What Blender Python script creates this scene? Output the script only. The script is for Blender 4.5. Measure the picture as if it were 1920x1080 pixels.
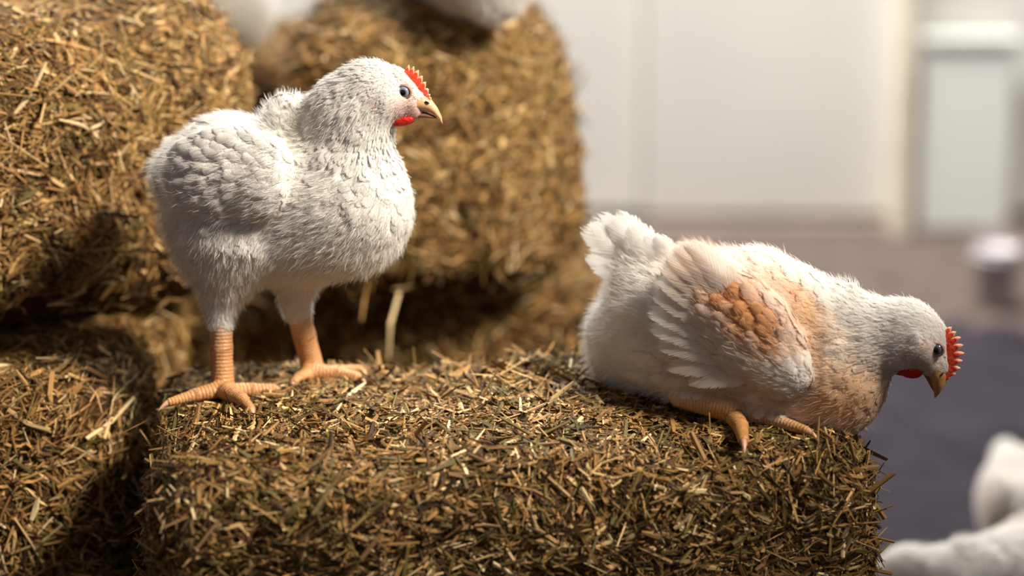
import bpy, math, random
import numpy as np
from mathutils import Vector, Matrix

for o in list(bpy.data.objects):
    bpy.data.objects.remove(o)
scene = bpy.context.scene
COL = scene.collection
rng = np.random.default_rng(7)
random.seed(7)

# ------------------------------------------------------------------ camera
FPX = 100.0 / 36.0 * 1920.0            # focal length in pixels of the 1920 frame
PITCH = math.radians(15.0)
DIST, ZC = 3.2, 0.60
CAMV = np.array([0.0, -DIST * math.cos(PITCH), ZC + DIST * math.sin(PITCH)])
FW = np.array([0.0, math.cos(PITCH), -math.sin(PITCH)])
UPV = np.array([0.0, math.sin(PITCH), math.cos(PITCH)])
RT = np.array([1.0, 0.0, 0.0])
cam_d = bpy.data.cameras.new('camera')
cam_d.lens, cam_d.sensor_width = 100.0, 36.0
cam_d.clip_start, cam_d.clip_end = 0.1, 60
cam_d.dof.use_dof = True
cam_d.dof.focus_distance = 3.15
cam_d.dof.aperture_fstop = 1.35
cam = bpy.data.objects.new('camera', cam_d)
cam.location = CAMV
cam.rotation_euler = (math.pi / 2 - PITCH, 0, 0)
COL.objects.link(cam)
scene.camera = cam

# ------------------------------------------------------------------ world, lights, exposure
scene.view_settings.view_transform = 'Standard'
scene.view_settings.look = 'None'
scene.view_settings.exposure = 0.0
scene.view_settings.gamma = 1.0
scene.view_settings.use_curve_mapping = False
w = bpy.data.worlds.new('barn_air')
scene.world = w
w.use_nodes = True
w.node_tree.nodes['Background'].inputs[0].default_value = (0.62, 0.565, 0.58, 1)
w.node_tree.nodes['Background'].inputs[1].default_value = 0.25

def area(name, loc, target, size, energy, color, sy=None):
    l = bpy.data.lights.new(name, 'AREA')
    l.shape = 'RECTANGLE' if sy else 'DISK'
    l.size = size
    if sy:
        l.size_y = sy
    l.energy, l.color = energy, color
    ob = bpy.data.objects.new(name, l)
    ob.location = loc
    ob.rotation_euler = (Vector(target) - Vector(loc)).to_track_quat('-Z', 'Y').to_euler()
    COL.objects.link(ob)
    return ob

def spot(name, loc, target, radius, energy, color, cone, blend):
    l = bpy.data.lights.new(name, 'SPOT')
    l.energy, l.color, l.shadow_soft_size = energy, color, radius
    l.spot_size, l.spot_blend = math.radians(cone), blend
    ob = bpy.data.objects.new(name, l)
    ob.location = loc
    ob.rotation_euler = (Vector(target) - Vector(loc)).to_track_quat('-Z', 'Y').to_euler()
    COL.objects.link(ob)
    return ob

# warm reflector lamp high on the right, unseen neutral area light added to brighten the back wall
spot('barn_lamp', (1.74, -0.92, 2.66), (-0.10, 0.14, 0.94), 0.32, 975, (1.0, 0.88, 0.73), 38, 0.9)
area('wall_fill_light', (0.0, 2.0, 2.9), (0.25, 2.75, 0.9), 2.4, 265, (1.0, 0.985, 0.94), 0.4)

T_BALE = 0.46

def ray(px, py):
    return FW * FPX + RT * (px - 960.0) - UPV * (py - 540.0)
def at_y(px, py, y):
    d = ray(px, py)
    return CAMV + d * ((y - CAMV[1]) / d[1])
def at_z(px, py, z):
    d = ray(px, py)
    return CAMV + d * ((z - CAMV[2]) / d[2])

def project_px(X):
    v = X - CAMV
    z = v @ FW
    return 960 + FPX * (v @ RT) / z, 540 - FPX * (v @ UPV) / z

# ------------------------------------------------------------------ mesh helpers
def srgb(r, g, b):
    f = lambda c: ((c / 255.0 + 0.055) / 1.055) ** 2.4 if c > 10.3 else c / 255.0 / 12.92
    return np.array([f(r), f(g), f(b)])

def np_mesh(name, V, F, cols=None, uv=None, smooth=True, extra=None, nor=None):
    """V (n,3), F (m,3|4) int array, cols (n,3) vertex colour, uv (n,2) per vertex, extra {name: (n,) float}"""
    V = np.asarray(V, dtype=np.float32)
    F = np.asarray(F, dtype=np.int32)
    me = bpy.data.meshes.new(name)
    n, m, k = len(V), len(F), F.shape[1]
    me.vertices.add(n)
    me.vertices.foreach_set('co', V.ravel())
    me.loops.add(m * k)
    me.loops.foreach_set('vertex_index', F.ravel())
    me.polygons.add(m)
    me.polygons.foreach_set('loop_start', np.arange(0, m * k, k, dtype=np.int32))
    me.polygons.foreach_set('loop_total', np.full(m, k, dtype=np.int32))
    me.polygons.foreach_set('use_smooth', np.full(m, smooth))
    me.update(calc_edges=True)
    if cols is not None:
        a = me.attributes.new('Col', 'FLOAT_COLOR', 'POINT')
        c4 = np.ones((n, 4), dtype=np.float32)
        c4[:, :3] = cols
        a.data.foreach_set('color', c4.ravel())
    if uv is not None:
        a = me.attributes.new('fuv', 'FLOAT_VECTOR', 'POINT')
        u3 = np.zeros((n, 3), dtype=np.float32)
        u3[:, :uv.shape[1]] = uv
        a.data.foreach_set('vector', u3.ravel())
    if nor is not None:
        me.normals_split_custom_set_from_vertices(nor.reshape(-1, 3).tolist())
    for kx, vv in (extra or {}).items():
        a = me.attributes.new(kx, 'FLOAT', 'POINT')
        a.data.foreach_set('value', np.asarray(vv, dtype=np.float32))
    return me

def link(name, me, mat=None, parent=None, loc=None):
    ob = bpy.data.objects.new(name, me)
    COL.objects.link(ob)
    if mat is not None and me is not None and len(me.materials) == 0:
        me.materials.append(mat)
    if parent is not None:
        ob.parent = parent
    if loc is not None:
        ob.location = loc
    return ob

def tag(o, label=None, cat=None, group=None, kind=None):
    if label: o['label'] = label
    if cat: o['category'] = cat
    if group: o['group'] = group
    if kind: o['kind'] = kind
    return o

def unit(a):
    return a / (np.linalg.norm(a, axis=-1, keepdims=True) + 1e-9)

_nd = np.random.default_rng(3)
_nk = [(_nd.normal(size=(10, 3)), _nd.uniform(0, 6.28, 10)) for _ in range(4)]
def sines(P, freq, which=0):
    d, ph = _nk[which]
    return np.sin(P @ (d.T * freq) + ph).mean(axis=1) * 1.8

# ------------------------------------------------------------------ materials
def new_mat(name):
    m = bpy.data.materials.new(name)
    m.use_nodes = True
    nt = m.node_tree
    for n in list(nt.nodes):
        nt.nodes.remove(n)
    out = nt.nodes.new('ShaderNodeOutputMaterial')
    return m, nt, out
def N(nt, typ, **kw):
    n = nt.nodes.new(typ)
    for k, v in kw.items():
        if k in ('operation', 'blend_type', 'data_type', 'attribute_name', 'attribute_type', 'wave_type', 'bands_direction',
                 'noise_dimensions', 'feature', 'wave_profile', 'gradient_type', 'use_clamp'):
            setattr(n, k, v)
        else:
            n.inputs[k].default_value = v
    return n
def math_node(nt, op, a, b=None, c=None, clamp=False):
    n = nt.nodes.new('ShaderNodeMath')
    n.operation = op
    n.use_clamp = clamp
    for i, v in enumerate((a, b, c)):
        if v is None: continue
        if isinstance(v, (int, float)): n.inputs[i].default_value = v
        else: nt.links.new(v, n.inputs[i])
    return n.outputs[0]
def ramp(nt, fac, stops):
    n = nt.nodes.new('ShaderNodeValToRGB')
    el = n.color_ramp.elements
    while len(el) < len(stops): el.new(0.5)
    for e, (p, c) in zip(el, stops):
        e.position = p
        e.color = (*c, 1)
    nt.links.new(fac, n.inputs[0])
    return n.outputs[0]

def simple_mat(name, col, rough=0.6, noise=0.15, scale=30.0, spec=0.4, bump=0.0, sss=0.0):
    m, nt, out = new_mat(name)
    L = nt.links
    tc = N(nt, 'ShaderNodeTexCoord')
    nz = N(nt, 'ShaderNodeTexNoise', Scale=scale, Detail=5.0)
    L.new(tc.outputs['Object'], nz.inputs['Vector'])
    c = np.array(col)
    col_o = ramp(nt, nz.outputs['Fac'], [(0.25, tuple(c * (1 - noise))), (0.75, tuple(np.minimum(c * (1 + noise), 1)))])
    p = N(nt, 'ShaderNodeBsdfPrincipled', Roughness=rough)
    p.inputs['Specular IOR Level'].default_value = spec
    L.new(col_o, p.inputs['Base Color'])
    if sss:
        p.inputs['Subsurface Weight'].default_value = sss
        p.inputs['Subsurface Radius'].default_value = (1.0, 0.35, 0.2)
        p.inputs['Subsurface Scale'].default_value = 0.004
    if bump:
        b = N(nt, 'ShaderNodeBump', Strength=bump, Distance=0.002)
        L.new(nz.outputs['Fac'], b.inputs['Height'])
        L.new(b.outputs[0], p.inputs['Normal'])
    L.new(p.outputs[0], out.inputs[0])
    return m

def make_feather_mat():
    m, nt, out = new_mat('feather')
    L = nt.links
    at = N(nt, 'ShaderNodeAttribute', attribute_name='Col')
    uv = N(nt, 'ShaderNodeAttribute', attribute_name='fuv')
    sx = N(nt, 'ShaderNodeSeparateXYZ')
    L.new(uv.outputs['Vector'], sx.inputs[0])
    u, v, seed = sx.outputs
    au = math_node(nt, 'ABSOLUTE', u)
    barb = math_node(nt, 'SUBTRACT', v, math_node(nt, 'MULTIPLY', au, 0.30))
    cb = N(nt, 'ShaderNodeCombineXYZ')
    L.new(math_node(nt, 'MULTIPLY', barb, 60.0), cb.inputs[0])
    L.new(math_node(nt, 'MULTIPLY', u, 0.8), cb.inputs[1])
    L.new(math_node(nt, 'MULTIPLY', seed, 37.0), cb.inputs[2])
    nz = N(nt, 'ShaderNodeTexNoise', Scale=1.0, Detail=2.0)
    L.new(cb.outputs[0], nz.inputs['Vector'])
    # ragged outer edge: barbs end at different lengths
    e1 = math_node(nt, 'POWER', au, 3.0)
    e2 = math_node(nt, 'POWER', v, 7.0)
    edge = math_node(nt, 'MAXIMUM', e1, e2)
    lim = math_node(nt, 'MULTIPLY_ADD', edge, 0.58, 0.14)
    alpha = math_node(nt, 'GREATER_THAN', nz.outputs['Fac'], lim)
    mulc = math_node(nt, 'MULTIPLY_ADD', nz.outputs['Fac'], 0.30, 0.84)
    mx = N(nt, 'ShaderNodeMix', data_type='RGBA', blend_type='MULTIPLY')
    mx.inputs[0].default_value = 1.0
    L.new(at.outputs['Color'], mx.inputs[6])
    L.new(mulc, mx.inputs[7])
    bp = N(nt, 'ShaderNodeBump', Strength=0.5, Distance=0.0016)
    L.new(nz.outputs['Fac'], bp.inputs['Height'])
    p = N(nt, 'ShaderNodeBsdfPrincipled', Roughness=0.75)
    p.inputs['Specular IOR Level'].default_value = 0.15
    p.inputs['Sheen Weight'].default_value = 0.15
    L.new(mx.outputs[2], p.inputs['Base Color'])
    L.new(bp.outputs[0], p.inputs['Normal'])
    tr = N(nt, 'ShaderNodeBsdfTranslucent')
    L.new(mx.outputs[2], tr.inputs['Color'])
    ms = N(nt, 'ShaderNodeMixShader')
    ms.inputs[0].default_value = 0.32
    L.new(p.outputs[0], ms.inputs[1]); L.new(tr.outputs[0], ms.inputs[2])
    tp = N(nt, 'ShaderNodeBsdfTransparent')
    m2 = N(nt, 'ShaderNodeMixShader')
    L.new(alpha, m2.inputs[0]); L.new(tp.outputs[0], m2.inputs[1]); L.new(ms.outputs[0], m2.inputs[2])
    L.new(m2.outputs[0], out.inputs[0])
    return m

def make_down_mat():
    m, nt, out = new_mat('down')
    L = nt.links
    at = N(nt, 'ShaderNodeAttribute', attribute_name='Col')
    d = N(nt, 'ShaderNodeBsdfDiffuse')
    L.new(at.outputs['Color'], d.inputs['Color'])
    tr = N(nt, 'ShaderNodeBsdfTranslucent')
    L.new(at.outputs['Color'], tr.inputs['Color'])
    ms = N(nt, 'ShaderNodeMixShader')
    ms.inputs[0].default_value = 0.5
    L.new(d.outputs[0], ms.inputs[1]); L.new(tr.outputs[0], ms.inputs[2])
    L.new(ms.outputs[0], out.inputs[0])
    return m

def make_skin_mat():
    m, nt, out = new_mat('bird_skin')
    L = nt.links
    at = N(nt, 'ShaderNodeAttribute', attribute_name='Col')
    lg = N(nt, 'ShaderNodeAttribute', attribute_name='leg')
    lv = N(nt, 'ShaderNodeAttribute', attribute_name='along')
    tc = N(nt, 'ShaderNodeTexCoord')
    nz = N(nt, 'ShaderNodeTexNoise', Scale=420.0, Detail=3.0)
    L.new(tc.outputs['Object'], nz.inputs['Vector'])
    nb = N(nt, 'ShaderNodeTexNoise', Scale=90.0, Detail=3.0)
    L.new(tc.outputs['Object'], nb.inputs['Vector'])
    wob = math_node(nt, 'MULTIPLY_ADD', nb.outputs['Fac'], 2.2, math_node(nt, 'MULTIPLY', lv.outputs['Fac'], 6.2832 / 0.0042))
    ring = math_node(nt, 'POWER', math_node(nt, 'ABSOLUTE', math_node(nt, 'SINE', math_node(nt, 'MULTIPLY', wob, 0.5))), 0.5)
    vo = N(nt, 'ShaderNodeTexVoronoi', Scale=330.0)
    L.new(tc.outputs['Object'], vo.inputs['Vector'])
    hleg = math_node(nt, 'MULTIPLY', math_node(nt, 'ADD', ring, math_node(nt, 'MULTIPLY', vo.outputs['Distance'], -0.6)), lg.outputs['Fac'])
    h = math_node(nt, 'ADD', hleg, math_node(nt, 'MULTIPLY', nz.outputs['Fac'], 0.45))
    bp = N(nt, 'ShaderNodeBump', Strength=0.7, Distance=0.0013)
    L.new(h, bp.inputs['Height'])
    dark = math_node(nt, 'MULTIPLY_ADD', math_node(nt, 'MULTIPLY', math_node(nt, 'SUBTRACT', 1.0, ring), lg.outputs['Fac']), -0.22, 1.0)
    var = math_node(nt, 'MULTIPLY', dark, math_node(nt, 'MULTIPLY_ADD', nb.outputs['Fac'], 0.4, 0.8))
    mx = N(nt, 'ShaderNodeMix', data_type='RGBA', blend_type='MULTIPLY')
    mx.inputs[0].default_value = 1.0
    L.new(at.outputs['Color'], mx.inputs[6]); L.new(var, mx.inputs[7])
    p = N(nt, 'ShaderNodeBsdfPrincipled')
    L.new(math_node(nt, 'MULTIPLY_ADD', lg.outputs['Fac'], -0.38, 0.75), p.inputs['Roughness'])
    p.inputs['Specular IOR Level'].default_value = 0.4
    p.inputs['Subsurface Weight'].default_value = 0.05
    p.inputs['Subsurface Radius'].default_value = (1.0, 0.4, 0.2)
    p.inputs['Subsurface Scale'].default_value = 0.004
    L.new(mx.outputs[2], p.inputs['Base Color'])
    L.new(bp.outputs[0], p.inputs['Normal'])
    L.new(p.outputs[0], out.inputs[0])
    return m

def make_hay_mat():
    m, nt, out = new_mat('hay')
    L = nt.links
    at = N(nt, 'ShaderNodeAttribute', attribute_name='Col')
    uv = N(nt, 'ShaderNodeAttribute', attribute_name='fuv')
    mp = N(nt, 'ShaderNodeVectorMath', operation='MULTIPLY')
    mp.inputs[1].default_value = (9.0, 1.6, 50.0)
    L.new(uv.outputs['Vector'], mp.inputs[0])
    nz = N(nt, 'ShaderNodeTexNoise', Scale=1.0, Detail=3.0)
    L.new(mp.outputs[0], nz.inputs['Vector'])
    mx = N(nt, 'ShaderNodeMix', data_type='RGBA', blend_type='MULTIPLY')
    mx.inputs[0].default_value = 1.0
    L.new(at.outputs['Color'], mx.inputs[6])
    L.new(math_node(nt, 'MULTIPLY_ADD', nz.outputs['Fac'], 1.0, 0.5), mx.inputs[7])
    bp = N(nt, 'ShaderNodeBump', Strength=0.4, Distance=0.0008)
    L.new(nz.outputs['Fac'], bp.inputs['Height'])
    p = N(nt, 'ShaderNodeBsdfPrincipled', Roughness=0.6)
    p.inputs['Specular IOR Level'].default_value = 0.22
    L.new(mx.outputs[2], p.inputs['Base Color'])
    L.new(bp.outputs[0], p.inputs['Normal'])
    L.new(p.outputs[0], out.inputs[0])
    return m

def make_core_mat():
    m, nt, out = new_mat('hay_core')
    L = nt.links
    tc = N(nt, 'ShaderNodeTexCoord')
    nz = N(nt, 'ShaderNodeTexNoise', Scale=70.0, Detail=6.0, Roughness=0.7)
    L.new(tc.outputs['Object'], nz.inputs['Vector'])
    c = ramp(nt, nz.outputs['Fac'], [(0.3, tuple(srgb(38, 25, 15))), (0.55, tuple(srgb(78, 54, 30))), (0.8, tuple(srgb(110, 80, 44)))])
    bp = N(nt, 'ShaderNodeBump', Strength=0.8, Distance=0.004)
    L.new(nz.outputs['Fac'], bp.inputs['Height'])
    p = N(nt, 'ShaderNodeBsdfPrincipled', Roughness=0.9)
    p.inputs['Specular IOR Level'].default_value = 0.1
    L.new(c, p.inputs['Base Color']); L.new(bp.outputs[0], p.inputs['Normal'])
    L.new(p.outputs[0], out.inputs[0])
    return m

M_FEATHER, M_DOWN, M_SKIN, M_HAY, M_CORE = make_feather_mat(), make_down_mat(), make_skin_mat(), make_hay_mat(), make_core_mat()
M_COMB = simple_mat('comb_red', srgb(222, 72, 42), 0.5, 0.22, 260, 0.35, 0.7, 0.3)
M_COMBTIP = simple_mat('comb_tip', srgb(240, 165, 130), 0.5, 0.12, 260, 0.35, 0.3, 0.3)
M_WATTLE = simple_mat('wattle_red', srgb(188, 30, 22), 0.5, 0.3, 260, 0.3, 0.8, 0.1)
M_BEAK = simple_mat('beak_horn', srgb(205, 160, 118), 0.38, 0.12, 120, 0.5, 0.15, 0.15)
M_BEAKD = simple_mat('beak_horn_brown', srgb(172, 128, 82), 0.38, 0.2, 120, 0.5, 0.15, 0.15)
M_MOUTH = simple_mat('lower_beak_brown', srgb(128, 92, 74), 0.5, 0.2, 90, 0.3)
M_NOSTRIL = simple_mat('nostril_dark', srgb(70, 42, 36), 0.8, 0.2, 90, 0.1)
M_CLAW = simple_mat('claw_horn', srgb(205, 160, 128), 0.35, 0.12, 150, 0.5)
M_LID = simple_mat('eyelid_skin', srgb(158, 118, 106), 0.6, 0.12, 200, 0.3, 0.4)

def make_eye_mat(name, iris):
    m, nt, out = new_mat(name)
    L = nt.links
    tc = N(nt, 'ShaderNodeTexCoord')
    sx = N(nt, 'ShaderNodeSeparateXYZ')
    L.new(tc.outputs['Object'], sx.inputs[0])
    r = math_node(nt, 'SQRT', math_node(nt, 'ADD', math_node(nt, 'POWER', sx.outputs[0], 2.0), math_node(nt, 'POWER', sx.outputs[1], 2.0)))
    c = ramp(nt, math_node(nt, 'MULTIPLY', r, 100.0),
             [(0.0, (0.004, 0.005, 0.01)), (0.30, (0.004, 0.005, 0.01)), (0.36, tuple(iris * 0.55)), (0.56, tuple(iris)), (0.66, tuple(iris * 0.45)), (0.75, (0.03, 0.02, 0.02))])
    p = N(nt, 'ShaderNodeBsdfPrincipled', Roughness=0.06)
    p.inputs['Coat Weight'].default_value = 0.8
    p.inputs['Coat Roughness'].default_value = 0.03
    L.new(c, p.inputs['Base Color'])
    L.new(p.outputs[0], out.inputs[0])
    return m
M_EYE = make_eye_mat('eye_blue_grey', srgb(128, 138, 155))
M_EYE2 = make_eye_mat('eye_dark_grey', srgb(92, 92, 102))

# ------------------------------------------------------------------ setting
def box_mesh(name, x0, x1, y0, y1, z0, z1):
    V = [(x, y, z) for x in (x0, x1) for y in (y0, y1) for z in (z0, z1)]
    F = [(0, 1, 3, 2), (4, 6, 7, 5), (0, 4, 5, 1), (2, 3, 7, 6), (0, 2, 6, 4), (1, 5, 7, 3)]
    return np_mesh(name, V, F, smooth=False)

def bevel(ob, wd, seg=2):
    md = ob.modifiers.new('bevel', 'BEVEL')
    md.width, md.segments = wd, seg
    return ob

WALL_Y = 2.62
M_WALL = simple_mat('white_wall_sheet', srgb(226, 224, 216), 0.55, 0.05, 3.0, 0.3)
M_WALL2 = simple_mat('grey_wall_sheet', srgb(196, 190, 186), 0.6, 0.06, 3.0, 0.3)
M_POST = simple_mat('pale_yellow_timber', srgb(236, 226, 204), 0.7, 0.12, 14.0, 0.2)
M_FLOOR = simple_mat('dusty_floor', srgb(46, 42, 49), 0.95, 0.35, 9.0, 0.1, 0.6)
M_KERB = simple_mat('brown_kerb', srgb(176, 158, 148), 0.9, 0.15, 8.0, 0.1)
floor = tag(link('floor', box_mesh('floor', -4, 4, -4.5, WALL_Y + 0.1, -0.05, 0.0), M_FLOOR), kind='structure')
wall = tag(link('wall_back', box_mesh('wall_back', -4, 4, WALL_Y + 0.02, WALL_Y + 0.12, 0.0, 3.6), M_WALL2), kind='structure')
xs = [-1.6, -1.05, -0.52, 0.27, 0.79, 1.30]
for i in range(len(xs) - 1):
    off = [0.0, 0.012, 0.0, 0.02, 0.0][i]
    pnl = link('wall_panel', box_mesh('wall_panel', xs[i] + 0.001, xs[i + 1] - 0.001, WALL_Y - 0.02 - off, WALL_Y + 0.02, 0.06, 3.5), M_WALL, wall)
    bevel(pnl, 0.010)
xp = at_y(1690, 250, WALL_Y - 0.05)[0]
post = tag(bevel(link('trim_1', box_mesh('trim_1', xp - 0.020, xp + 0.020, WALL_Y - 0.085, WALL_Y - 0.04, 0.0, 3.5), M_POST), 0.006), kind='structure')
tag(bevel(link('baseboard_back', box_mesh('baseboard_back', -3.9, 3.9, WALL_Y - 0.055, WALL_Y - 0.041, 0.0, 0.05), M_KERB), 0.004), kind='structure')
def lathe(prof, nu=28):
    V, F = [], []
    for (rr, z) in prof:
        for j in range(nu):
            a = 2 * math.pi * j / nu
            V.append((rr * math.cos(a), rr * math.sin(a), z))
    for i in range(len(prof) - 1):
        for j in range(nu):
            F.append((i * nu + j, i * nu + (j + 1) % nu, (i + 1) * nu + (j + 1) % nu, (i + 1) * nu + j))
    return np.array(V), np.array(F)
M_BOARD = simple_mat('white_board', srgb(236, 238, 232), 0.5, 0.03, 4.0, 0.3)
q0, q1 = at_y(1722, 430, WALL_Y - 0.07), at_y(1905, 84, WALL_Y - 0.07)
bd = bpy.data.objects.new('wall_board', None)
bd.location = ((q0[0] + q1[0]) / 2, WALL_Y - 0.06, q0[2])
COL.objects.link(bd)
tag(bd, 'white board fixed on the wall right of the pale timber post', 'board')
hw, hh = (q1[0] - q0[0]) / 2, q1[2] - q0[2]
bevel(link('board_sheet', box_mesh('board_sheet', -hw, hw, -0.012, 0.012, 0, hh), M_BOARD, bd), 0.004)
bevel(link('board_rail', box_mesh('board_rail', -hw - .01, hw + .01, -0.02, 0.015, hh, hh + 0.02), M_BOARD, bd), 0.004)
M_BUCKET = simple_mat('white_plastic', srgb(190, 184, 186), 0.4, 0.04, 5.0, 0.4)
bk = bpy.data.objects.new('bucket', None)
g = at_z(1866, 585, 0.0)
bk.location = (g[0], g[1], 0.0)
COL.objects.link(bk)
tag(bk, 'white plastic bucket standing on the floor below the wall board', 'bucket')
V_, F_ = lathe([(0.0, 0.0), (0.034, 0.0), (0.042, 0.12), (0.044, 0.125), (0.041, 0.125), (0.033, 0.01), (0.0, 0.01)])
link('pail', np_mesh('pail', V_, F_), M_BUCKET, bk)
V_, F_ = lathe([(0.0412, 0.104), (0.046, 0.106), (0.046, 0.112), (0.0415, 0.114)])
link('rim', np_mesh('rim', V_, F_), M_BUCKET, bk)
aa = np.linspace(0, math.pi, 15)
V_ = np.array([(0.046 * math.cos(t) + 0.0016 * math.cos(p) * math.cos(t), 0.0016 * math.sin(p), 0.118 + 0.04 * math.sin(t) + 0.0016 * math.cos(p) * math.sin(t)) for t in aa for p in np.linspace(0, 2 * math.pi, 6, endpoint=False)])
F_ = np.array([(i * 6 + j, i * 6 + (j + 1) % 6, (i + 1) * 6 + (j + 1) % 6, (i + 1) * 6 + j) for i in range(14) for j in range(6)])
link('handle', np_mesh('handle', V_, F_), M_BUCKET, bk)

# ------------------------------------------------------------------ hay bales
PAL = np.array([srgb(202, 170, 118), srgb(168, 130, 78), srgb(140, 106, 61), srgb(114, 96, 51), srgb(96, 86, 48),
                srgb(104, 75, 46), srgb(62, 45, 30), srgb(222, 198, 152)])

def hay_strips(C, Nn, Dm, L, Wd, seed, tilt=0.22, rise=0.004):
    """V-section strips with three stations; returns verts (n,9,3), faces, uv"""
    r = np.random.default_rng(seed)
    n = len(C)
    D = unit(Dm + Nn * r.normal(0, tilt, (n, 1)))
    roll = r.normal(0, 0.8, (n, 1))
    E0 = unit(np.cross(D, Nn))
    E = unit(E0 * np.cos(roll) + np.cross(D, E0) * np.sin(roll))
    K = unit(np.cross(E, D))
    C = C + Nn * r.uniform(-0.2, 1.0, (n, 1)) * rise
    bend = r.normal(0, 0.13, (n, 1)) * L[:, None]
    bdir = unit(E * r.normal(0, 1, (n, 1)) + K * r.normal(0, 0.7, (n, 1)))
    out = np.zeros((n, 9, 3), dtype=np.float32)
    taper = [r.uniform(0.3, 1.0, (n, 1)), np.ones((n, 1)), r.uniform(0.3, 1.0, (n, 1))]
    for i, s in enumerate((-1.0, 0.0, 1.0)):
        c = C + D * (L[:, None] * 0.5 * s) - bdir * (bend * s * s)
        wv = Wd[:, None] * 0.5 * taper[i]
        out[:, i * 3 + 0] = c - E * wv
        out[:, i * 3 + 1] = c + K * wv * 0.7
        out[:, i * 3 + 2] = c + E * wv
    f0 = np.array([[0, 1, 4, 3], [1, 2, 5, 4], [3, 4, 7, 6], [4, 5, 8, 7]])
    F = (f0[None] + (np.arange(n) * 9)[:, None, None]).reshape(-1, 4)
    uv = np.zeros((n, 9, 3), dtype=np.float32)
    uv[:, :, 0] = np.tile([0, .5, 1], 3)
    uv[:, :, 1] = np.repeat([0, .5, 1], 3)
    uv[:, :, 2] = r.uniform(0, 1, (n, 1))
    return out, F, uv

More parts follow.
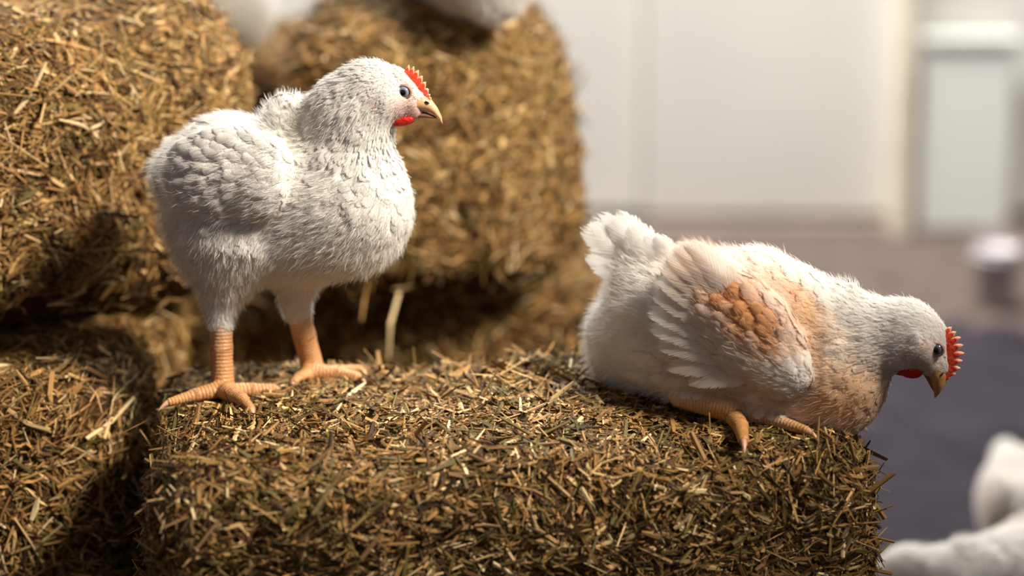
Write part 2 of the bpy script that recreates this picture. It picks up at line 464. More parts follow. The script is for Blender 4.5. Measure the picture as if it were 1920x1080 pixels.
def bale(label, quad, z0, z1, rad, n_hay, seed, mix, group='pressed hay bales in the stack', stems=60, med=0.021, taper=0.0, lowf=0.010,
         bright=1.0, wmed=0.0024):
    r = np.random.default_rng(seed)
    quad = np.array(quad, dtype=float)               # FL, FR, BR, BL
    lx = 0.5 * (np.linalg.norm(quad[1] - quad[0]) + np.linalg.norm(quad[2] - quad[3]))
    ly = 0.5 * (np.linalg.norm(quad[3] - quad[0]) + np.linalg.norm(quad[2] - quad[1]))
    lz = z1 - z0
    l = np.array([lx, ly, lz])
    cen = quad.mean(axis=0)
    root = bpy.data.objects.new('hay_bale', None)
    root.location = (cen[0], cen[1], z0)
    COL.objects.link(root)
    tag(root, label, 'hay bale', group)
    nn = 44
    Vs, Fs, b = [], [], 0
    g = np.linspace(0, 1, nn + 1)
    A, B = np.meshgrid(g, g, indexing='ij')
    for ax in range(3):
        for sd in (0, 1):
            u = np.zeros((nn + 1, nn + 1, 3))
            u[..., ax] = sd
            u[..., (ax + 1) % 3] = A
            u[..., (ax + 2) % 3] = B
            idx = np.arange((nn + 1) ** 2).reshape(nn + 1, nn + 1) + b
            q = np.stack([idx[:-1, :-1], idx[1:, :-1], idx[1:, 1:], idx[:-1, 1:]], -1).reshape(-1, 4)
            if sd == 0: q = q[:, ::-1]
            Vs.append(u.reshape(-1, 3)); Fs.append(q); b += (nn + 1) ** 2
    U = np.concatenate(Vs); F = np.concatenate(Fs)
    q = (U - 0.5) * l
    inner = np.clip(q, -(l / 2 - rad), l / 2 - rad)
    dv = q - inner
    dn = unit(dv)
    q = inner + dn * rad
    bulge = 0.012 * np.prod(np.cos(np.clip(U - 0.5, -.5, .5) * np.pi * 0.9) + 0.2, axis=1, keepdims=True)
    bot = np.clip((U[:, 2:3]) * 6, 0, 1)
    disp = (lowf * sines(q + seed, 17.0, seed % 4) + 0.0045 * sines(q + seed, 70.0, (seed + 1) % 4))[:, None] * bot
    q = q + dn * (disp + bulge)
    t = q / l + 0.5
    a, c = t[:, 0:1], t[:, 1:2]
    xy = (quad[0] * (1 - a) + quad[1] * a) * (1 - c) + (quad[3] * (1 - a) + quad[2] * a) * c
    zz = q[:, 2:3] + lz / 2
    if taper:
        xy = cen + (xy - cen) * (1 - taper * np.clip(zz / lz, 0, 1) ** 2)
    V = np.concatenate([xy - cen, np.maximum(zz, 0.0)], axis=1)
    # weld the cube's seams
    key = np.round(V * 20000).astype(np.int64)
    _, first, inv = np.unique(key, axis=0, return_index=True, return_inverse=True)
    V, F = V[first], inv.ravel()[F]
    good = np.array([len(set(f)) == 4 for f in F.tolist()])
    F = F[good]
    link('bale_core', np_mesh('bale_core', V, F), M_CORE, root)
    # sample visible faces
    c0 = V[F]
    fn = np.cross(c0[:, 2] - c0[:, 0], c0[:, 3] - c0[:, 1])
    ar = np.linalg.norm(fn, axis=1) * 0.5
    fn = unit(fn)
    wgt = ar * np.where(fn[:, 2] < -0.4, 0.05, 1.0) * np.where(fn[:, 1] > 0.5, 0.12, 1.0)
    if z0 > 0.1:
        pass
    pick = r.choice(len(F), n_hay, p=wgt / wgt.sum())
    ss, tt = r.uniform(0, 1, (n_hay, 1)), r.uniform(0, 1, (n_hay, 1))
    cc = c0[pick]
    C = (cc[:, 0] * (1 - ss) + cc[:, 1] * ss) * (1 - tt) + (cc[:, 3] * (1 - ss) + cc[:, 2] * ss) * tt
    Nn = fn[pick]
    hz = np.cross(Nn, np.array([0, 0, 1.0]) + 1e-4)
    Dm = r.normal(0, 1, (n_hay, 3))
    # locally aligned clumps, mostly lying flat
    ang = 2.2 * sines(C, 24.0, (seed + 2) % 4)
    Dm = Dm * 0.75 + unit(hz) * np.cos(ang)[:, None] * 1.1 + np.cross(Nn, unit(hz)) * np.sin(ang)[:, None] * 0.7
    Dm = unit(Dm - Nn * (Dm * Nn).sum(1, keepdims=True))
    L = np.clip(r.lognormal(math.log(med), 0.65, n_hay), 0.004, 0.08)
    Wd = np.clip(r.lognormal(math.log(wmed), 0.55, n_hay), 0.0007, 0.0075)
    out, FF, uv = hay_strips(C, Nn, Dm, L, Wd, seed + 1, rise=0.006)
    pxc, pyc = project_px(C + np.array([cen[0], cen[1], z0]))
    under = ((pxc > 1090) & (pxc < 1690) & (pyc > 640) & (pyc < 835)) | ((pxc > 290) & (pxc < 700) & (pyc > 680) & (pyc < 785))
    lie = ~(under & (Nn[:, 2] > .4) & (out[:, :, 2].max(1) > C[:, 2] + 0.012))
    out, uv, n_hay = out[lie], uv[lie], int(lie.sum())
    FF = FF[:n_hay * 4]
    ci = r.choice(len(PAL), n_hay, p=np.array(mix) / np.sum(mix))
    col = PAL[ci] * r.uniform(0.7, 1.25, (n_hay, 1)) * bright
    hay = link('hay', np_mesh('hay', out.reshape(-1, 3), FF, np.repeat(col, 9, axis=0), uv.reshape(-1, 3), smooth=False), M_HAY, root)
    tag(hay, kind='stuff')
    # single long stems lying loose on the faces
    vis = (fn[:, 1] < -0.2) | (fn[:, 2] > 0.5)
    wv = ar * vis
    cw = c0.mean(axis=1) + np.array([cen[0], cen[1], z0])
    pxs, pys = project_px(cw)
    under = (((pxs > 1090) & (pxs < 1690) & (pys > 660) & (pys < 835)) | ((pxs > 290) & (pxs < 700) & (pys > 680) & (pys < 785))) & (fn[:, 2] > .5)
    wv = wv * ~under
    pk = r.choice(len(F), stems, p=wv / wv.sum())
    C = c0[pk].mean(axis=1); Nn = fn[pk]
    Dm = r.normal(0, 1, (stems, 3)); Dm = unit(Dm - Nn * (Dm * Nn).sum(1, keepdims=True))
    L = r.uniform(0.035, 0.08, stems); Wd = r.uniform(0.003, 0.0070, stems)
    o2, F2, u2 = hay_strips(C, Nn, Dm, L, Wd, seed + 5, tilt=0.12, rise=0.009)
    cs = PAL[r.choice([0, 1, 2, 3, 4, 7], stems, p=[.22, .25, .2, .12, .06, .15])] * r.uniform(0.8, 1.15, (stems, 1)) * bright
    for i in range(stems):
        me = np_mesh('straw_stem', o2[i] - C[i], F2[:4], np.repeat(cs[i:i + 1], 9, axis=0), u2[i], smooth=False)
        link('straw_stem', me, M_HAY, root, C[i])
    return root

MIXF = [1.3, 2.3, 2.4, 2.1, 1.6, 1.9, 1.7, 0.5]
MIXB = [1.6, 3.2, 2.6, 1.2, 0.8, 1.6, 0.8, 0.5]
front_bale = bale('olive brown hay bale in front carrying both sharp chickens', [(-0.372, -0.27), (0.398, -0.16), (0.385, 0.20), (-0.425, 0.175)],
     0.0, T_BALE, 0.05, 80000, 11, MIXF, stems=230, med=0.021, wmed=0.0030)
bale('golden hay bale filling the upper left corner', [(-0.80, -0.02), (-0.30, 0.34), (-0.47, 0.78), (-1.02, 0.42)],
     0.485, 0.868, 0.125, 42000, 22, MIXB, stems=70, med=0.021)
bale('shaded hay bale at lower left under the upper bale', [(-1.05, -0.16), (-0.447, 0.05), (-0.44, 0.57), (-1.10, 0.50)],
     0.0, 0.478, 0.05, 36000, 33, MIXB, stems=60)
mid_bale = bale('blurred golden hay bale behind the standing chicken', [(-0.298, 0.48), (0.092, 0.52), (0.065, 1.05), (-0.33, 1.05)],
     0.43, 0.805, 0.11, 34000, 44, MIXB, stems=60, taper=0.18)
bale('low hay bale under the blurred golden bale, sticking out right', [(-0.60, 0.63), (0.135, 0.62), (0.12, 1.08), (-0.62, 1.08)],
     0.0, 0.42, 0.06, 18000, 55, MIXB, stems=30)
bale('dark hay bale glimpsed in the gap between the two golden bales', [(-0.85, 1.13), (-0.25, 1.13), (-0.25, 1.58), (-0.85, 1.58)],
     0.0, 0.645, 0.06, 16000, 66, MIXB, stems=20)

# a few loose stems that stick out on their own
def loose_stem(root, A, B, wd, col, seed):
    A, B = np.array(A), np.array(B)
    o, f, u = hay_strips(((A + B) / 2)[None], np.array([[0, -1.0, 0.1]]), unit(B - A)[None], np.array([np.linalg.norm(B - A)]), np.array([wd]), seed, tilt=0.0, rise=0.0)
    c = (A + B) / 2
    link('straw_stem', np_mesh('straw_stem', o[0] - c, f, np.repeat(col[None], 9, axis=0), u[0], smooth=False), M_HAY, root, c - np.array(root.location))
loose_stem(mid_bale, at_y(742, 545, 0.46), at_y(722, 672, 0.43), 0.0055, PAL[7], 901)
loose_stem(mid_bale, at_y(690, 520, 0.46), at_y(676, 600, 0.45), 0.0045, PAL[1], 902)
loose_stem(front_bale, at_y(228, 808, -0.02), at_y(318, 772, 0.0), 0.0016, PAL[1], 903)
loose_stem(front_bale, at_y(1545, 798, -0.12), at_y(1578, 850, -0.17), 0.0045, PAL[2], 904)
loose_stem(front_bale, at_y(360, 785, -0.03), at_y(480, 760, -0.02), 0.005, PAL[1], 905)

# pale strip added along the wall's foot so the far floor looks lit
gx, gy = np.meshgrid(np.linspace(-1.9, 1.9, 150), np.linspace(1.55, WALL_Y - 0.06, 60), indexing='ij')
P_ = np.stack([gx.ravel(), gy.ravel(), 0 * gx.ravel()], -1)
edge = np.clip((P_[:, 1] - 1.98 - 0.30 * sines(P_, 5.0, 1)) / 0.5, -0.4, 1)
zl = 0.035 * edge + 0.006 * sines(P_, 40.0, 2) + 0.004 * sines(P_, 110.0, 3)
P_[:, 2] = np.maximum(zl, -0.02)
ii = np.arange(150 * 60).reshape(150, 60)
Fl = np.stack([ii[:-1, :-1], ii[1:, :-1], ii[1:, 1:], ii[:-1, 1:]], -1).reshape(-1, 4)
M_LIT_FLOOR = simple_mat('lit_floor_brown', srgb(92, 80, 75), 0.95, 0.3, 25.0, 0.1, 0.8)
tag(link('lit_floor_strip', np_mesh('lit_floor_strip', P_, Fl), M_LIT_FLOOR), 'added pale brown strip imitating lit floor along the back wall', 'lit_floor_strip', kind='stuff')

# ------------------------------------------------------------------ birds: signed distance body, then feathers marched over it
class Bird:
    def __init__(self, anchor, yaw):
        self.X0 = np.array(anchor)
        self.lat = np.array([-math.sin(yaw), math.cos(yaw), 0.0])     # points away from the camera
        self.fwd = np.array([math.cos(yaw), math.sin(yaw), 0.0])
        self.prims = []
    def P(self, px, py, lat=0.0):
        d = ray(px, py)
        off = lat * 0.0006
        t = (off - self.lat @ (CAMV - self.X0)) / (self.lat @ d)
        return CAMV + d * t
    def S(self, p):
        return float((p - CAMV) @ FW) / FPX
    def vec(self, dx, dy, dl=0.0):
        return unit(self.fwd * dx - np.array([0, 0, 1.0]) * dy + self.lat * dl)
    def cone(self, a, b, ra, rb, k=14, s=1.0, mat='plume', flow=(-1, .2), fe=(40, 28, 1.0), ground=None, op='add', r3=None):
        A = self.P(*a) if r3 is None else r3[0]
        B = self.P(*b) if r3 is None else r3[1]
        self.prims.append(dict(t='cone', a=A, b=B, ra=ra * self.S(A), rb=rb * self.S(B), k=k * 0.0006, s=s, mat=mat,
                               flow=self.vec(*flow), fe=fe))
    def ell(self, c, rx, ry, rl, ang=0.0, k=14, mat='plume', flow=(-1, .2), fe=(40, 28, 1.0), yawl=0.0):
        C = self.P(*c); s = self.S(C)
        ca, sa = math.cos(math.radians(ang)), math.sin(math.radians(ang))
        up = np.array([0, 0, 1.0])
        e1 = self.fwd * ca + up * sa
        e2 = -self.fwd * sa + up * ca
        e3 = self.lat
        if yawl:
            cy, sy = math.cos(math.radians(yawl)), math.sin(math.radians(yawl))
            e1, e3 = e1 * cy + e3 * sy, -e1 * sy + e3 * cy
        self.prims.append(dict(t='ell', c=C, R=np.stack([e1, e2, e3]), r=np.array([rx, ry, rl]) * s, k=k * 0.0006, mat=mat,
                               flow=self.vec(*flow), fe=fe))
    def d_prim(self, p, X):
        if p['t'] == 'ell':
            q = (X - p['c']) @ p['R'].T
            k0 = np.sqrt(((q / p['r']) ** 2).sum(-1))
            k1 = np.sqrt(((q / p['r'] ** 2) ** 2).sum(-1)) + 1e-6
            return k0 * (k0 - 1.0) / k1
        s = p['s']
        def sq(v):
            return v + (v @ self.lat)[..., None] * self.lat * (1.0 / s - 1.0) if s != 1.0 else v
        a, b = sq(p['a'] - self.X0), sq(p['b'] - self.X0)
        x = sq(X - self.X0)
        ba = b - a
        pa = x - a
        h = np.clip((pa @ ba) / (ba @ ba + 1e-12), 0, 1)
        d = np.sqrt(((pa - h[..., None] * ba) ** 2).sum(-1)) - (p['ra'] + (p['rb'] - p['ra']) * h)
        return d * min(1.0, s)
    def bbox(self, p, m):
        if p['t'] == 'ell':
            e = p['r'].max()
            return p['c'] - e - m, p['c'] + e + m
        e = max(p['ra'], p['rb']) * max(1.0, p['s'])
        return np.minimum(p['a'], p['b']) - e - m, np.maximum(p['a'], p['b']) + e + m
    def build(self, h=0.0024):
        m = 0.022
        bb = [self.bbox(p, m) for p in self.prims]
        lo = np.min([b[0] for b in bb], axis=0); hi = np.max([b[1] for b in bb], axis=0)
        n = np.ceil((hi - lo) / h).astype(int) + 1
        D = np.full(n, 0.03, dtype=np.float32)
        for p, (a, b) in zip(self.prims, bb):
            i0 = np.floor((a - lo) / h).astype(int); i1 = np.minimum(np.ceil((b - lo) / h).astype(int) + 1, n)
            gx = [lo[j] + h * np.arange(i0[j], i1[j]) for j in range(3)]
            X = np.stack(np.meshgrid(*gx, indexing='ij'), -1)
            d = self.d_prim(p, X).astype(np.float32)
            sl = tuple(slice(i0[j], i1[j]) for j in range(3))
            o = D[sl]
            k = max(p['k'], 1e-4)
            hh = np.maximum(k - np.abs(o - d), 0) / k
            D[sl] = np.minimum(o, d) - hh * hh * k * 0.25
        near = np.argwhere(np.abs(D) < 0.02)
        Xn = lo + near * h
        keep = np.zeros(len(Xn), bool)
        wl = np.zeros(len(Xn)); wp = np.zeros(len(Xn))
        for p in self.prims:
            ww = np.exp(-np.clip(self.d_prim(p, Xn), 0, 1) / 0.004)
            if p['mat'] == 'plume' and p['fe'][0] > 20: wp += ww
            else: wl += ww
        amp = 0.0022 * wp / (wp + 2 * wl + 1e-9)
        lump = np.abs(sines(Xn, 95.0, 0)) * 1.1 - 0.6 + 0.7 * sines(Xn, 48.0, 2)
        D[near[:, 0], near[:, 1], near[:, 2]] -= (amp * lump).astype(np.float32)
        self.D, self.lo, self.h, self.n = D, lo, h, n
        return surface_nets(D, lo, h)
    def sdf(self, X):
        g = (X - self.lo) / self.h
        g = np.clip(g, 0, np.array(self.n) - 1.001)
        i = g.astype(int); f = g - i
        D = self.D
        r = 0
        for dx in (0, 1):
            wx = f[:, 0] if dx else 1 - f[:, 0]
            for dy in (0, 1):
                wy = f[:, 1] if dy else 1 - f[:, 1]
                for dz in (0, 1):
                    wz = f[:, 2] if dz else 1 - f[:, 2]
                    r = r + wx * wy * wz * D[i[:, 0] + dx, i[:, 1] + dy, i[:, 2] + dz]
        return r
    def grad(self, X, d0=None):
        e = self.h * 1.2
        g = np.stack([self.sdf(X + np.eye(3)[j] * e) - self.sdf(X - np.eye(3)[j] * e) for j in range(3)], -1)
        return unit(g)
    def fields(self, X):
        """blend weights of the primitives -> flow direction, feather size, region masks, distance along the leg bones"""
        W, FL, FE = 0, 0, 0
        mm = {'plume': 0, 'face': 0, 'leg': 0}
        al, best = np.zeros(len(X)), np.full(len(X), 9.0)
        for p in self.prims:
            d = self.d_prim(p, X)
            w = np.exp(-np.clip(d + 0.004, 0, 1) / (0.006 if p['mat'] == 'plume' else 0.003)) + 1e-12
            if p['mat'] == 'face': w = w * 3.0
            W = W + w
            FL = FL + w[:, None] * p['flow']
            FE = FE + w[:, None] * np.array(p['fe'])
            mm[p['mat']] = mm[p['mat']] + w
            if p['mat'] == 'leg':
                t = unit(p['b'] - p['a'])
                v = (X - p['a']) @ t
                al = np.where(d < best, v, al); best = np.minimum(best, d)
        return unit(FL), FE / W[:, None], {k: v / W for k, v in mm.items()}, al

def surface_nets(D, lo, h):
    ins = D < 0
    c = [ins[a:ins.shape[0] - 1 + a, b:ins.shape[1] - 1 + b, e:ins.shape[2] - 1 + e] for a in (0, 1) for b in (0, 1) for e in (0, 1)]
    s = sum(x.astype(np.int8) for x in c)
    act = (s > 0) & (s < 8)
    I = np.argwhere(act)
    offs = np.array([(a, b, e) for a in (0, 1) for b in (0, 1) for e in (0, 1)])
    val = np.stack([D[I[:, 0] + o[0], I[:, 1] + o[1], I[:, 2] + o[2]] for o in offs], -1)
    acc = np.zeros((len(I), 3)); cnt = np.zeros(len(I))
    for i in range(8):
        for j in range(i + 1, 8):
            if np.abs(offs[i] - offs[j]).sum() != 1: continue
            cr = (val[:, i] < 0) != (val[:, j] < 0)
            t = np.where(cr, val[:, i] / (val[:, i] - val[:, j] + 1e-20), 0)
            pt = offs[i] + t[:, None] * (offs[j] - offs[i])
            acc += pt * cr[:, None]; cnt += cr
    V = lo + h * (I + acc / cnt[:, None])
    idm = -np.ones(act.shape, dtype=np.int32)
    idm[act] = np.arange(len(I))
    Fs = []
    for ax in range(3):
        a1, a2 = (ax + 1) % 3, (ax + 2) % 3
        sl0 = [slice(1, -1)] * 3; sl1 = [slice(1, -1)] * 3
        A = np.take(ins, range(0, ins.shape[ax] - 1), axis=ax); B = np.take(ins, range(1, ins.shape[ax]), axis=ax)
        E = np.argwhere(A != B)
        E = E[(E[:, a1] > 0) & (E[:, a2] > 0) & (E[:, a1] < ins.shape[a1] - 1) & (E[:, a2] < ins.shape[a2] - 1)]
        sgn = A[E[:, 0], E[:, 1], E[:, 2]]
        def cell(d1, d2):
            q = E.copy(); q[:, a1] += d1; q[:, a2] += d2
            return idm[q[:, 0], q[:, 1], q[:, 2]]
        q = np.stack([cell(-1, -1), cell(0, -1), cell(0, 0), cell(-1, 0)], -1)
        q[~sgn] = q[~sgn][:, ::-1]
        Fs.append(q)
    F = np.concatenate(Fs)
    F = F[(F >= 0).all(1)]
    return V, F

PROF_S = np.array([0, .12, .32, .56, .76, .90, 1.0])
PROF_W = np.array([.30, .70, .95, 1.0, .88, .58, .12])

def feathers(bird, P0, T, L, Wd, h0, h1, ncross=3, seed=0, jit=0.15, flowmix=0.25, cup=0.10, ntilt=0.3):
    """march each feather over the body; returns (n, ns*ncross, 3), faces for one, uv for one"""
    r = np.random.default_rng(seed)
    n = len(P0)
    ns = len(PROF_S)
    X = P0.copy()
    T = T + r.normal(0, jit, (n, 3))
    out = np.zeros((n, ns, ncross, 3), dtype=np.float32)
    nor = np.zeros((n, ns, ncross, 3), dtype=np.float32)
    prev = 0.0
    nrm = bird.grad(X)
    T = unit(T - nrm * (T * nrm).sum(1, keepdims=True))
    us = np.linspace(-1, 1, ncross)
    for i, s in enumerate(PROF_S):
        if i:
            X = X + T * ((s - prev) * L)[:, None]
            d = bird.sdf(X)
            nrm = bird.grad(X)
            hh = h0 + (h1 - h0) * s ** 1.5
            X = X + nrm * np.clip(hh - d, -0.004, 0.012)[:, None]
            # follow the surface only when it does not fall away too sharply
            T2 = unit(T - nrm * (T * nrm).sum(1, keepdims=True))
            T = unit(T * 0.35 + T2 * 0.65)
        else:
            X = X + nrm * h0[:, None]
        prev = s
        E = unit(np.cross(T, nrm))
        for j, u in enumerate(us):
            out[:, i, j] = X + E * (u * Wd * 0.5 * PROF_W[i])[:, None] - nrm * (abs(u) ** 1.7 * Wd * cup * PROF_W[i])[:, None]
            nor[:, i, j] = unit(nrm + E * (u * ntilt) + T * (ntilt * 0.5 * max(s - 0.6, 0)))
    f = []
    for i in range(ns - 1):
        for j in range(ncross - 1):
            a = i * ncross + j
            f.append((a, a + 1, a + ncross + 1, a + ncross))
    uv = np.zeros((ns, ncross, 2))
    uv[..., 0] = us[None]; uv[..., 1] = PROF_S[:, None]
    return out.reshape(n, ns * ncross, 3), np.array(f), uv.reshape(-1, 2), nor.reshape(n, ns * ncross, 3)

def sample_mesh(V, F, n, r):
    c = V[F]
    ar = np.linalg.norm(np.cross(c[:, 2] - c[:, 0], c[:, 3] - c[:, 1]), axis=1)
    pk = r.choice(len(F), n, p=ar / ar.sum())
    s, t = r.uniform(0, 1, (n, 1)), r.uniform(0, 1, (n, 1))
    q = c[pk]
    return (q[:, 0] * (1 - s) + q[:, 1] * s) * (1 - t) + (q[:, 3] * (1 - s) + q[:, 2] * s) * t, ar.sum() * 0.5

def loft(top, bot, wid, bird, lat0, nr=10, name='beak', close=True):
    """horn lofted between an upper and a lower profile line given in frame pixels on the head's middle plane"""
    top, bot, wid = np.array(top, float), np.array(bot, float), np.array(wid, float)
    n = len(top)
    m = 16
    ti = np.linspace(0, n - 1, m)
    f = lambda a: np.stack([np.interp(ti, np.arange(n), a[:, k]) for k in range(a.shape[1])], -1)
    top, bot, wid = f(top), f(bot), np.interp(ti, np.arange(n), wid)
    V = []
    for i in range(m):
        a, b = bird.P(*top[i], lat0), bird.P(*bot[i], lat0)
        c, up = (a + b) / 2, (a - b) / 2
        s = bird.S(c)
        for j in range(nr):
            th = 2 * math.pi * j / nr
            V.append(c + up * math.cos(th) + bird.lat * wid[i] * s * math.sin(th))
    F = []
    for i in range(m - 1):
        for j in range(nr):
            F.append((i * nr + j, i * nr + (j + 1) % nr, (i + 1) * nr + (j + 1) % nr, (i + 1) * nr + j))
    V.append((np.array(V[-nr:])).mean(0)); V.append(np.array(V[:nr]).mean(0))
    e = len(V)
    for j in range(nr):
        a = (m - 1) * nr
        F.append((a + j, a + (j + 1) % nr, e - 2, e - 2)); F.append((j, (j + 1) % nr, e - 1, e - 1))
    return np.array(V), F

def tri_mesh(name, V, F, smooth=True):
    me = bpy.data.meshes.new(name)
    F = [tuple(dict.fromkeys(f)) for f in F]
    me.from_pydata([tuple(v) for v in V], [], F)
    me.polygons.foreach_set('use_smooth', [smooth] * len(me.polygons))
    me.update()
    return me

def uv_sphere(R, nu=20, nv=12):
    V, F = [], []
    for i in range(nv + 1):
        th = math.pi * i / nv
        for j in range(nu):
            ph = 2 * math.pi * j / nu
            V.append((R[0] * math.sin(th) * math.cos(ph), R[1] * math.sin(th) * math.sin(ph), R[2] * math.cos(th)))
    for i in range(nv):
        for j in range(nu):
            F.append((i * nu + j, (i + 1) * nu + j, (i + 1) * nu + (j + 1) % nu, i * nu + (j + 1) % nu))
    return np.array(V), F

WHITE = np.array([0.88, 0.86, 0.83])

def finish_bird(b, label, base, colfn, spec, seed, facecol, n_down=42000, cover=3.0):
    r = np.random.default_rng(seed)
    V, F = b.build()
    FL, FE, mk, al = b.fields(V)
    root = bpy.data.objects.new('chicken', None)
    root.location = base
    COL.objects.link(root)
    tag(root, label, 'chicken', 'chickens')
    base = np.array(base)
    plum = colfn(V)
    legc = np.array(spec['legcol'])
    lf = mk['leg'][:, None]; fc = mk['face'][:, None]
    col = plum * 0.92 * mk['plume'][:, None] + legc * lf + facecol * fc
    body = link('body', np_mesh('body', V - base, F, col, None, True, {'leg': mk['leg'], 'along': al}), M_SKIN, root)
    # contour feathers
    X, A = sample_mesh(V, F, 60000, r)
    fl, fe, mk, _ = b.fields(X)
    dens = cover / np.maximum(fe[:, 0] * fe[:, 1] * 0.36e-6 * 0.55, 5e-6)
    acc = r.uniform(0, 1, len(X)) < dens * A / 60000
    keep = acc & (mk['plume'] > 0.55)
    X, fl, fe = X[keep], fl[keep], fe[keep]
    sz = r.uniform(0.75, 1.25, len(X))
    L, Wd = fe[:, 0] * 0.0006 * sz, fe[:, 1] * 0.0006 * sz * r.uniform(0.85, 1.15, len(X))
    out, f1, uv1, nor = feathers(b, X, fl, L, Wd, np.full(len(X), 0.0004), 0.0020 * fe[:, 2] * r.uniform(0.4, 1.3, len(X)) * np.clip(L / 0.02, 0.5, 1.2), 3, seed + 1, 0.2)
    put_feathers('plumage', out, f1, uv1, colfn(X + fl * L[:, None] * 0.6) * r.uniform(0.95, 1.03, (len(X), 1)), root, base, r, nor=nor)
    # down fibres
    X, A = sample_mesh(V, F, n_down, r)
    fl, fe, mk, _ = b.fields(X)
    keep = (mk['plume'] > 0.35) | ((mk['face'] > 0.5) & (r.uniform(0, 1, len(X)) < 0.2))
    keep &= ~((fe[:, 2] < 0.62) & (mk['plume'] > .5) & (r.uniform(0, 1, len(X)) < 0.35))
    isf = mk['face'][keep] > 0.5
    X, fl, fe = X[keep], fl[keep], fe[keep]
    nrm = b.grad(X)
    n = len(X)
    ln = np.clip(fe[:, 0] * 0.0006 * 0.55, 0.003, 0.013) * r.uniform(0.5, 1.3, n)
    ln = np.where(isf, 0.0022, ln)
    up = r.uniform(0.25, 0.85, (n, 1)) * fe[:, 2:3]
    d1 = unit(fl + nrm * up + r.normal(0, .25, (n, 3))); d2 = unit(fl + nrm * (up * 0.35) + r.normal(0, .35, (n, 3)))
    rise = np.where(isf, 0.0, 0.0022)[:, None] * r.uniform(0, 1, (n, 1))
    p0 = X + nrm * rise; p1 = p0 + d1 * (ln * 0.5)[:, None]; p2 = p1 + d2 * (ln * 0.5)[:, None]
    e = unit(np.cross(d1, r.normal(0, 1, (n, 3))))
    w0 = 0.00022
    o = np.stack([p0 - e * w0, p0 + e * w0, p1 - e * w0 * .8, p1 + e * w0 * .8, p2 - e * w0 * .2, p2 + e * w0 * .2], 1)
    ff = (np.array([[0, 1, 3, 2], [2, 3, 5, 4]])[None] + (np.arange(n) * 6)[:, None, None]).reshape(-1, 4)
    cc = np.repeat(np.minimum(colfn(X) * r.uniform(0.95, 1.08, (n, 1)), 0.92), 6, axis=0)
    dn = link('down', np_mesh('down', o.reshape(-1, 3) - base, ff, cc, None, True), M_DOWN, root)
    tag(dn, kind='stuff')
    # short bristle feathers over the bare face
    X, A = sample_mesh(V, F, 220000, r)
    zone = np.linalg.norm(X - b.P(*spec['face']), axis=1) < 0.062
    X = X[zone]
    fl, fe, mk, _ = b.fields(X)
    X, fl = X[mk['face'] > 0.4], fl[mk['face'] > 0.4]
    nrm = b.grad(X); n = len(X)
    ln = r.uniform(0.0018, 0.0042, (n, 1))
    d1 = unit(fl + nrm * 0.35 + r.normal(0, .22, (n, 3)))
    e = unit(np.cross(d1, nrm)) * 0.00022
    p1 = X + d1 * ln
    o = np.stack([X - e, X + e, p1 + e * .3, p1 - e * .3], 1)
    ff = (np.arange(4)[None] + (np.arange(n) * 4)[:, None])
    cc = np.repeat(np.where(r.uniform(0, 1, (n, 1)) < .35, WHITE * 0.9, facecol * 1.05), 4, axis=0)
    tag(link('face_bristles', np_mesh('face_bristles', o.reshape(-1, 3) - base, ff, cc), M_DOWN, root), kind='stuff')
    return root, base

def put_feathers(name, out, f1, uv1, cols, root, base, r, single=False, nor=None):
    n, m = out.shape[:2]
    if not single:
        F = (f1[None] + (np.arange(n) * m)[:, None, None]).reshape(-1, 4)
        uv = np.zeros((n, m, 3)); uv[:, :, :2] = uv1[None]; uv[:, :, 2] = r.uniform(0, 1, (n, 1))
        o = link(name, np_mesh(name, out.reshape(-1, 3) - base, F, np.repeat(cols, m, axis=0), uv.reshape(-1, 3), nor=nor), M_FEATHER, root)
        tag(o, kind='stuff')
        return
    for i in range(n):
        c = out[i, 0].astype(float)
        uv = np.zeros((m, 3)); uv[:, :2] = uv1; uv[:, 2] = r.uniform()
        link(name, np_mesh(name, out[i] - c, f1, np.repeat(cols[i:i + 1], m, axis=0), uv, nor=None if nor is None else nor[i]), M_FEATHER, root, c - base)

def flat_feathers(b, roots, tips, lat, wid, cup, seed, bow=0.08, ncross=5, lift=0.0):
    """free-standing quills (tail, flight feathers): given root and tip in pixels and lateral offset"""
    n = len(roots); ns = len(PROF_S)
    us = np.linspace(-1, 1, ncross)
    out = np.zeros((n, ns, ncross, 3), dtype=np.float32)
    for k in range(n):
        l0, l1 = lat[k]
        A, B = b.P(*roots[k], l0), b.P(*tips[k], l1)
        D = B - A; Ln = np.linalg.norm(D); t = D / Ln
        nr = unit(-b.lat + np.array([0, 0, 0.35]))
        nr = unit(nr - t * (nr @ t))
        E = np.cross(t, nr)
        for i, s in enumerate(PROF_S):
            c = A + D * s + nr * (Ln * bow * math.sin(math.pi * s)) + E * (Ln * 0.05 * math.sin(math.pi * s))
            for j, u in enumerate(us):
                ww = wid[k] * 0.0006 * 0.5 * (PROF_W[i] if i else 0.25)
                out[k, i, j] = c + E * u * ww - nr * abs(u) ** 1.6 * ww * cup
    f = []
    for i in range(ns - 1):
        for j in range(ncross - 1):
            a = i * ncross + j
            f.append((a, a + 1, a + ncross + 1, a + ncross))
    uv = np.zeros((ns, ncross, 2)); uv[..., 0] = us[None]; uv[..., 1] = PROF_S[:, None]
    return out.reshape(n, ns * ncross, 3), np.array(f), uv.reshape(-1, 2)

